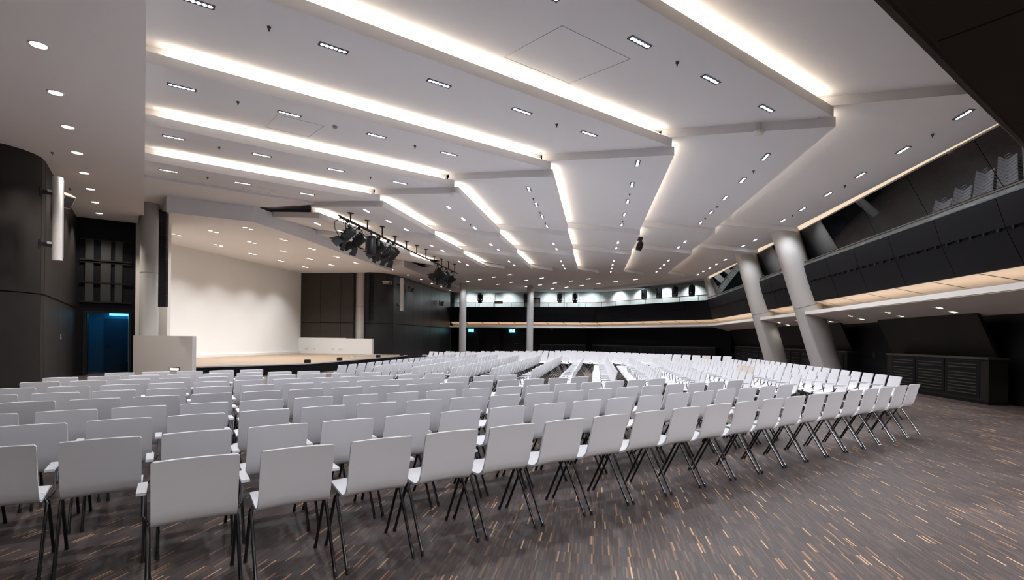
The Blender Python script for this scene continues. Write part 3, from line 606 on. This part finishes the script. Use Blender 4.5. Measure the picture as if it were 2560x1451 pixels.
# ------------------------------------------------------------------ chairs
CW, TOPZ = .207, .833
def chair_meshes():
    # side profile of the one-piece shell: seat front, seat, curve, backrest (y forward, z up)
    prof = [(.235, .425), (.225, .448), (.18, .456), (.05, .446), (-.05, .436), (-.11, .436), (-.16, .452), (-.198, .486), (-.222, .535), (-.255, .65), (-.288, .78), (-.302, .822), (-.304, .833)]
    xs = [-1, -.955, -.5, 0, .5, .955, 1]; mb = MB(); n = len(prof); m = len(xs); T = .016
    def nrm(i):
        a = prof[max(0, i-1)]; b_ = prof[min(n-1, i+1)]; d = Vector((b_[0]-a[0], b_[1]-a[1])).normalized(); return Vector((d.y, -d.x))   # outward (below / behind)
    top = []; bot = []
    for i, (y, z) in enumerate(prof):
        hw = CW*(1 if 0 < i < n-1 else .955)*(1-.03*max(0, (i-6)/6)*0)
        for x in xs:
            dish = -.014*(1-x*x)*(1 if i > 7 else .6)         # gentle hollow across the width
            nv = nrm(i); py, pz = y-nv.x*dish*-1, z-nv.y*dish*-1
            py, pz = y+nv.x*(-dish), z+nv.y*(-dish)
            top.append((x*hw, py, pz)); bot.append((x*hw, py+nv.x*T, pz+nv.y*T))
    f = []
    for i in range(n-1):
        for j in range(m-1):
            a = i*m+j; f.append((a, a+m, a+m+1, a+1)); k = n*m+a; f.append((k, k+1, k+m+1, k+m))
    mb.add(top+bot, f, True)
    side = []
    for i in range(n-1):
        a = i*m; b_ = i*m+m-1; side += [(a, n*m+a, n*m+a+m, a+m), (b_, b_+m, n*m+b_+m, n*m+b_)]
    for j in range(m-1):
        a = j; b_ = (n-1)*m+j; side += [(a, a+1, n*m+a+1, n*m+a), (b_, n*m+b_, n*m+b_+1, b_+1)]
    mb.add(top+bot, side)
    X = .222
    def leg(s, y0, y1):
        g = MB(); g.tube([(s*.17, y0, .432), (s*(X-.012), y0, .43), (s*X, y0+(y1-y0)*.05, .41), (s*X, y1, .0)], .0105, 8); return g
    def foot(s, y1): g = MB(); g.tube([(s*X, y1-.0, 0), (s*X, y1*.96, .03)], .0125, 8); return g
    back = {s: leg(s, -.02, -.30).mesh('rear_leg', 'chrome') for s in (-1, 1)}; front = {s: leg(s, .0, .24).mesh('front_leg', 'legdark') for s in (-1, 1)}
    fb = {(s, y): foot(s, y).mesh('foot_cap', 'rubber') for s in (-1, 1) for y in (-.30, .24)}
    arm = {}
    for s in (-1, 1):
        g = MB(); g.box((s*.25, -.06, .645), (.045, .24, .016)); pad = g.mesh('armrest', 'chair')
        g = MB(); g.tube([(s*.225, .02, .43), (s*.25, .02, .47), (s*.25, .045, .60), (s*.25, .03, .636), (s*.25, -.14, .636)], .008, 6); arm[s] = (pad, g.mesh('armrest_post', 'chrome'))
    return mb, back, front, fb, arm
shell_mb, LB, LF, FB, ARM = chair_meshes()
SHELL = [shell_mb.mesh('chair_shell', 'chair'), shell_mb.mesh('chair_shell_cream', 'chair_b')]
def chair(loc, rz, label, group, arms=(1,), cream=0, fine=True):
    o = empty('chair', loc, rz); tag(o, label, 'chair', group); link('shell', SHELL[cream], o)
    for s in (-1, 1):
        for LGS, y in ((LB, -.30), (LF, .24)):
            l = link('leg', LGS[s], o)
            if fine: link('foot_cap', FB[(s, y)], l)
    for s in arms:
        a = link('armrest', ARM[s][0], o); link('armrest_post', ARM[s][1], a)
    return o
PITCH = .518; TOPB = -.304
spots = []                                                    # (distance, loc, rz, label, group, arms, cream)
def addspot(x, y, dirv, label, group, arms, cream=0):
    f = Vector((-dirv.y, dirv.x)); org = Vector((x, y))-dirv*0-f*TOPB
    spots.append((org.length, Vector((org.x, org.y, 0)), math.atan2(dirv.y, dirv.x), label, group, arms, cream))
S = .667/.65
rowsA = [(20, -1.823, 2.598, 1.12, 0), (17, -2.692, 3.044, .5, 2), (17, -3.155, 3.8, .64, 2), (16, -3.928, 4.212, .13, 1), (14, -4.335, 5.018, -.21, 2), (13, -5.166, 5.499, -.54, 1), (11, -5.639, 6.212, -1.01, 1), (10, -6.485, 6.745, -.41, 0), (8, -6.878, 7.511, -.14, 0), (5, -6.825, 8.585, -.07, 0)]
RNAME = ['nearest row', 'second row', 'third row', 'fourth row', 'fifth row', 'sixth row', 'seventh row', 'eighth row', 'ninth row', 'tenth row']
for r_, (k, x0, d0, da, ext) in enumerate(rowsA):
    th = math.radians(55.2448+da); d = Vector((math.sin(th), math.cos(th)))
    for i in range(-ext, k):
        c = Vector((x0, d0))*S+d*(PITCH*i+CW)
        lab = f'white shell chair, {ORD[i+ext]} from left, {RNAME[r_]} from the camera, left seating block'
        addspot(c.x+random.uniform(-.006, .006), c.y+random.uniform(-.006, .006), d, lab, 'chairs of the left block', (-1, 1) if i == -ext else (1,))
for r_ in range(14):
    n_ = -5.94+.908*r_; d = Vector(WW); k = 20
    for i in range(k):
        c = W(11.1+CW+.513*i, n_)
        lab = f'white shell chair, {ORD[i]} from near end, {ORD[r_]} row from right, middle seating block'
        cream = 1 if (r_ == 2 and i in (6, 7, 8)) else 0
        addspot(c.x, c.y, d, lab, 'chairs of the middle block', (-1, 1) if i == 0 else (1,), cream)
for r_ in range(10):
    p_ = 20.85-1.02*r_; q0 = 12.5+.86*r_; k = max(3, int((23.6-q0)/.52)); d = Vector(V)
    for i in range(k):
        c = P(p_, q0+CW+.518*i)
        addspot(c.x, c.y, d, f'white shell chair, {ORD[i]} from near end, {ORD[r_]} row from back, far seating block', 'chairs of the far block', (1,), 1 if r_ == 0 and i in (2, 3) else 0)
spots = [s for s in spots if s[1].y > .6 and abs(s[1].x/s[1].y) < 1.25]
def inside(s): return 0 if s[4].startswith('chairs of the left') else 1
spots.sort(key=lambda s: s[0]); near, farc = spots[:300], spots[300:]
for dist, loc, rz, lab, grp, arms, cream in near: chair(loc, rz, lab, grp, arms, cream, dist < 9)
# the remaining far chairs: one mass, same shapes with fewer sides
def coarse(arms):
    g = MB(); prof = [(.23, .43), (.18, .456), (-.15, .44), (-.215, .495), (-.304, .833)]; vs_ = []; T = .014
    for y, z in prof: vs_ += [(-CW, y, z), (CW, y, z)]
    m_ = len(vs_); vs_ += [(x, y-(T if i > 5 else 0), z-(T if i <= 5 else 0)) for i, (x, y, z) in enumerate(vs_)]
    g.add(vs_, [(2*i, 2*i+2, 2*i+3, 2*i+1) for i in range(4)]+[(m_+2*i+1, m_+2*i+3, m_+2*i+2, m_+2*i) for i in range(4)]+[(2*i, m_+2*i, m_+2*i+2, 2*i+2) for i in range(4)]+[(2*i+3, m_+2*i+3, m_+2*i+1, 2*i+1) for i in range(4)]+[(8, m_+8, m_+9, 9), (1, m_+1, m_, 0)])
    ns = len(g.f)
    for s in arms: g.box((s*.262, -.06, .645), (.045, .24, .018)); g.tube([(s*.262, .03, .636), (s*.25, .02, .43)], .008, 4)
    na = len(g.f)
    for s in (-1, 1):
        for y0, y1 in ((-.02, -.30), (0, .24)): g.tube([(s*.222, y0, .43), (s*.222, y1, 0)], .011, 4, False)
    return g, ns, na
big = MB(); mats_i = []
cg, ns, na = coarse((1,))
for dist, loc, rz, lab, grp, arms, cream in farc:
    c, s = math.cos(rz), math.sin(rz); big.add([(loc.x+c*x-s*y, loc.y+s*x+c*y, z) for x, y, z in cg.v], cg.f); mats_i += [1 if cream else 0]*na+[2]*(len(cg.f)-na)
me = big.mesh('far_chairs', 'chair'); me.materials.append(M['chair_b']); me.materials.append(M['legdark']); me.polygons.foreach_set('material_index', mats_i)
fc = link('far_chairs', me); tag(fc, 'rows of white chairs farthest from the camera', 'chairs', kind='stuff')

# ------------------------------------------------------------------ loudspeakers and wall devices
def sub(root, name, mb, m): o = mb.build(name, m, root); return o
def column_speaker(loc, rz, h, label, wid=.2):
    o = empty('column_speaker', loc, rz); tag(o, label, 'loudspeaker')
    mb = MB(); mb.lathe([(wid*.5, 0), (wid*.5, h)], seg=20); mb.lathe([(.0001, 0), (wid*.5, 0)], seg=20); mb.lathe([(wid*.5, h), (.0001, h)], seg=20); sub(o, 'cabinet', mb, 'plastic')
    mb = MB(); mb.box((wid*.42, 0, h/2), (wid*.2, wid*.62, h*.94)); sub(o, 'grille', mb, 'grey')
    for z in (h*.18, h*.8):
        mb = MB(); mb.box((-.2, 0, z), (.25, .05, .09)); mb.box((-.3, 0, z), (.03, .16, .2)); br = sub(o, 'bracket', mb, 'blackmetal'); mb = MB(); mb.box((-.14, 0, z+.04), (.08, .07, .05)); sub(br, 'clamp', mb, 'grey')
    return o
column_speaker(P(-1.62, 15.75, 3.2), RU+.2, 1.92, 'white column loudspeaker on the rounded dark wall at left')
column_speaker(W(33.55, 13.15, 3.35), RW-1.3, 2.25, 'white column loudspeaker on the dark wall beside the stage', .26)
def small_speaker(loc, aim, label, m, s=1.0):
    o = empty('wall_speaker', loc); tag(o, label, 'loudspeaker'); mx = (Vector(aim)-Vector(loc)).to_track_quat('Y', 'Z').to_matrix()
    pts = [mx @ Vector((x*s, y*s, z*s)) for x, y, z in ((-.13, -.15, -.2), (.13, -.15, -.2), (.17, .15, -.2), (-.17, .15, -.2), (-.13, -.15, .2), (.13, -.15, .2), (.17, .15, .2), (-.17, .15, .2))]
    mb = MB(); mb.hexa(pts[:4], pts[4:]); sub(o, 'cabinet', mb, m); mb = MB(); mb.box(mx @ Vector((0, .155*s, 0)), (.28*s, .012, .34*s), mx); sub(o, 'grille', mb, 'louver'); mb = MB(); mb.box(mx @ Vector((0, -.22*s, .05)), (.06, .16*s, .08), mx); sub(o, 'bracket', mb, 'blackmetal')
small_speaker(P(-1.72, 17.9, 5.05), P(1.5, 15, 2.5), 'beige wall loudspeaker behind the left column speaker', 'tan', .9)
small_speaker(W(35.8, 13.35, 5.05), W(33, 6, 1), 'beige wall loudspeaker right of the far column speaker', 'tan')
small_speaker(W(43.3, 13.35, 4.55), W(36, 6, 1), 'white wall loudspeaker at the far end of dark wall', 'plastic', 1.1)
def black_array(loc, rz, h, label):
    o = empty('line_array', loc, rz); tag(o, label, 'loudspeaker')
    k = 8
    for i in range(k): mb = MB(); mb.box((0, 0, h*(i+.5)/k), (.2, .26, h/k-.006)); mb.box((.105, 0, h*(i+.5)/k), (.012, .2, h/k-.04)); sub(o, 'array_box', mb, 'blackmetal')
    mb = MB(); mb.tube([(-.14, .05, 0), (-.14, .05, h+.1)], .03, 8); sub(o, 'hanger_pole', mb, 'blackmetal')
black_array(W(15.28, 14.5, 2.46), RU-.35, 3.22, 'black hanging line array beside the left slim column')
black_array(W(32.2, 14.75, 2.6), RV, 3.1, 'black hanging line array beside the right slim column')
o = empty('projector', W(32.95, 13.95, 5.2)); tag(o, 'small lit projector box on the dark wall beside stage', 'projector')
MB().box((0, 0, 0), (.62, .4, .16), rot(RW)).build('body', 'tan', o); MB().box((0, 0, .09), (.66, .44, .03), rot(RW)).build('lid', 'plastic', o); MB().tube([(0, 0, .1), (0, 0, .5)], .03, 8).build('mount', 'blackmetal', o); MB().lathe([(.0001, .02), (.06, .02), (.07, -.02)], W(-.15, -.24, 0), 10, Matrix.Rotation(math.pi/2, 3, 'X')).build('lens', 'lens', o)
o = empty('wall_thermostat', P(-1.955, 20.0, 1.42)); tag(o, 'small grey control box on the left dark wall', 'thermostat'); MB().box((0, 0, 0), (.02, .09, .16), rot(RU)).build('plate', 'trim', o); MB().box(P(.012, 0, .03), (.01, .06, .05), rot(RU)).build('display', 'rubber', o)
o = empty('wall_vent', P(-3.62, 15.86, 4.85)); tag(o, 'black framed vent high on the left dark wall', 'vent'); MB().box((0, 0, 0), (.5, .03, .42), rot(RU)).build('frame', 'cab', o); MB().box(P(0, -.02, 0), (.42, .01, .34), rot(RU)).build('mesh', 'joint', o)

# ------------------------------------------------------------------ lighting pipe with spotlights
TN, TZ = 8.95, 5.75
root = empty('lighting_pipe', W(23.8, TN, TZ)); tag(root, 'long black ceiling pipe carrying stage spotlights', 'lighting pipe'); inv = Matrix.Translation(-root.location)
def tpart(nm, mb, m='blackmetal', par=None):
    o = mb.build(nm, m, par or root)
    if par is None: o.matrix_parent_inverse = inv
    return o
tpart('pipe', MB().tube([W(16.9, TN, TZ), W(32.6, TN, TZ)], .032, 10)); tpart('cable_tray', MB().tube([W(16.9, TN+.07, TZ+.07), W(23.2, TN+.07, TZ+.07)], .028, 6))
for i in range(11):
    w_ = 17.7+1.42*i; fi = 0 if w_ < WB[1] else 1 if w_ < WB[2] else 2; zt = z_field(fi, w_, TN)
    h_ = tpart('hanger', MB().tube([W(w_, TN, TZ), W(w_, TN, zt)], .028, 8)); tpart('hanger_plate', MB().box(W(w_, TN, zt-.02), (.16, .16, .04), rot(RW)), par=h_)
for i in range(9):
    w_ = 17.2+i*.62; tpart('cable_loop', MB().tube([W(w_, TN+.03, TZ), W(w_+.1, TN+.08, TZ-.16-.05*(i % 3)), W(w_+.3, TN+.06, TZ-.1), W(w_+.5, TN+.03, TZ)], .012, 6))
tpart('cable_loop', MB().tube([W(17.0, TN, TZ), W(17.0, TN+.25, TZ-.12), W(17.1, TN+.3, TZ-.35), W(17.2, TN+.2, TZ-.6)], .014, 6))
SPM = {}
def spot_meshes():
    # y = beam direction
    g = MB(); prof = [(.0001, -.26), (.12, -.26), (.155, -.2), (.155, .14), (.13, .2), (.13, .24)]
    rx = Matrix.Rotation(-math.pi/2, 3, 'X'); g.lathe(prof, (0, 0, 0), 12, rx); SPM['body'] = g.mesh('spot_body', 'blackmetal')
    g = MB()
    for i in range(4): g.box((0, -.2+.1*i, .16), (.2, .05, .05))
    g.box((.165, 0, 0), (.04, .3, .14)); g.box((-.165, 0, 0), (.04, .3, .14)); SPM['fins'] = g.mesh('spot_fins', 'rubber')
    SPM['lens'] = MB().lathe([(.0001, .235), (.12, .235)], (0, 0, 0), 14, rx).mesh('spot_lens', 'lens')
    g = MB(); g.tube([(.205, 0, 0), (.205, 0, .33), (.15, 0, .40), (-.15, 0, .40), (-.205, 0, .33), (-.205, 0, 0)], .014, 6); SPM['yoke'] = g.mesh('spot_yoke', 'blackmetal')
    for k, a in enumerate((0, 90, 180, 270)):
        R = Matrix.Rotation(math.radians(a), 3, 'Y'); w2 = .26 if k % 2 == 0 else .16
        pts = [Vector((-.13, .24, .13)), Vector((.13, .24, .13)), Vector((w2*.8, .5, .25)), Vector((-w2*.8, .5, .25))]; t_ = Vector((0, 0, .006)); g = MB(); g.hexa([R @ p for p in pts], [R @ (p+t_) for p in pts]); SPM['door%d' % k] = g.mesh('barn_door', 'blackmetal')
    SPM['knob'] = MB().lathe([(.0001, .03), (.032, .03), (.036, 0), (.0001, 0)], (.185, .12, -.06), 10, Matrix.Rotation(math.pi/2, 3, 'Y')).mesh('spot_knob', 'yellow')
    SPM['knob2'] = MB().lathe([(.0001, .03), (.028, .03), (.03, 0), (.0001, 0)], (.185, .16, .06), 10, Matrix.Rotation(math.pi/2, 3, 'Y')).mesh('spot_knob_blue', 'blue')
    SPM['clamp'] = MB().box((0, 0, .02), (.07, .07, .12)).mesh('spot_clamp', 'blackmetal')
spot_meshes()
def spotlight(w_, yaw, pitch, label, dz=0, dn=0):
    o = empty('stage_spotlight', W(w_, TN+dn, TZ-.5-dz), RW+math.pi/2+yaw-math.pi/2); tag(o, label, 'spotlight', 'stage spotlights on the ceiling pipe'); o.scale = (1.12, 1.12, 1.12)
    # local y axis points along +n (towards the stage)
    y_ = link('yoke', SPM['yoke'], o); c = link('clamp', SPM['clamp'], y_); c.location = (0, 0, .42)
    b_ = link('body', SPM['body'], o); b_.rotation_euler = (pitch, 0, 0)
    for nm, k in (('lens', 'lens'), ('cooling_fins', 'fins'), ('knob', 'knob'), ('knob', 'knob2')): link(nm, SPM[k], b_)
    for k in range(4):
        d_ = link('barn_door', SPM['door%d' % k], o); d_.rotation_euler = (pitch, 0, 0)
for i, (w_, yaw, pt) in enumerate(((17.5, .15, -.75), (18.5, -.1, -.6), (20.5, .1, -.7), (21.2, -.05, -.6), (21.9, -.2, -.75))): spotlight(w_, yaw, pt, f'black stage spotlight with barn doors, {ORD[i]} from left, nearer cluster', .04*(i % 2), .05*(i % 3))
for i, (w_, yaw, pt) in enumerate(((28.3, .15, -.7), (29.2, 0, -.6), (30.3, -.1, -.8), (31.3, -.3, -.6))): spotlight(w_, yaw, pt, f'black stage spotlight with barn doors, {ORD[i]} from left, farther cluster', .05*(i % 2), .04*(i % 3))
o = empty('flat_panel_light', W(19.5, TN+.02, TZ-.5), RW); tag(o, 'tall black panel light hanging between the near spotlights', 'panel light'); g = MB(); g.lathe([(.0001, -.42), (.17, -.42), (.19, -.38), (.19, .30), (.17, .34), (.0001, .34)], (0, 0, 0), 14); g.build('body', 'blackmetal', o); MB().box((.0, .18, -.04), (.2, .03, .5)).build('front_plate', 'lens', o); MB().tube([(0, 0, .34), (0, 0, .5)], .025, 8).build('clamp', 'blackmetal', o)
o = empty('dimmer_box', W(20.05, TN, TZ-.3), RW); tag(o, 'small black box with green lamp on the pipe', 'dimmer'); MB().box((0, 0, 0), (.22, .16, .3)).build('body', 'blackmetal', o); M['greenled'] = mat('green_led', (.05, .6, .1), .5, emit=(.1, 1, .2), es=2); MB().box((0, -.085, -.03), (.04, .01, .04)).build('indicator', 'greenled', o); MB().box((0, 0, .22), (.05, .05, .14)).build('clamp', 'blackmetal', o)

# ------------------------------------------------------------------ moving head lights
HM = {}
def head_meshes():
    g = MB(); g.box((0, 0, .07), (.34, .26, .14)); HM['base'] = g.mesh('head_base', 'blackmetal')
    g = MB()
    for s in (-1, 1): g.box((s*.2, 0, .36), (.07, .14, .44))
    g.box((0, 0, .17), (.44, .16, .06)); HM['yoke'] = g.mesh('head_yoke', 'blackmetal')
    g = MB(); g.lathe([(.0001, -.24), (.10, -.23), (.155, -.12), (.165, .08), (.145, .2), (.15, .24), (.13, .25)], (0, 0, 0), 14); HM['head'] = g.mesh('head_body', 'blackmetal')
    HM['lens'] = MB().lathe([(.0001, .245), (.13, .24)], (0, 0, 0), 14).mesh('head_lens', 'lensblue')
head_meshes()
def moving_head(loc, rz, label, tilt, s=1.0, hang=False):
    o = empty('moving_head_light', loc, rz); tag(o, label, 'moving light', None if hang else 'moving lights on the far balcony'); o.scale = s
    if hang: o.rotation_euler = (math.pi, 0, rz)
    link('base', HM['base'], o); link('yoke', HM['yoke'], o); h_ = link('head', HM['head'], o); h_.location = (0, 0, .42); h_.rotation_euler = (tilt, 0, 0); link('lens', HM['lens'], h_)
LHEADS = [(46.85, 10.75, 0), (46.85, 6.35, 1), (46.85, 3.25, 2), (46.85, 1.85, 3)]
for w_, n_, i in LHEADS: moving_head(W(w_+.45, n_, 4.86), RW+math.pi/2, f'black moving light on the far rail, {ORD[i]} from left', -.5, (1.0, 1.0, 1.38))
c1, c2 = W(47.35, .05), W(39.1, -8.2)
for i, t in enumerate((.47, .60, .73, .86)):
    c = c1.lerp(c2, t)+W(.15, -.15); moving_head(Vector((c.x, c.y, 4.86)), RV, f'black moving light on the slanted far rail, {ORD[i]} from left', -.35, (1.0, 1.0, 1.38))
moving_head(W(24.3, -2.0, z_field(1, 24.3, -2.0)-.02), RW, 'single black moving light hanging from the middle ceiling', .3, (.9, .9, .9), True)
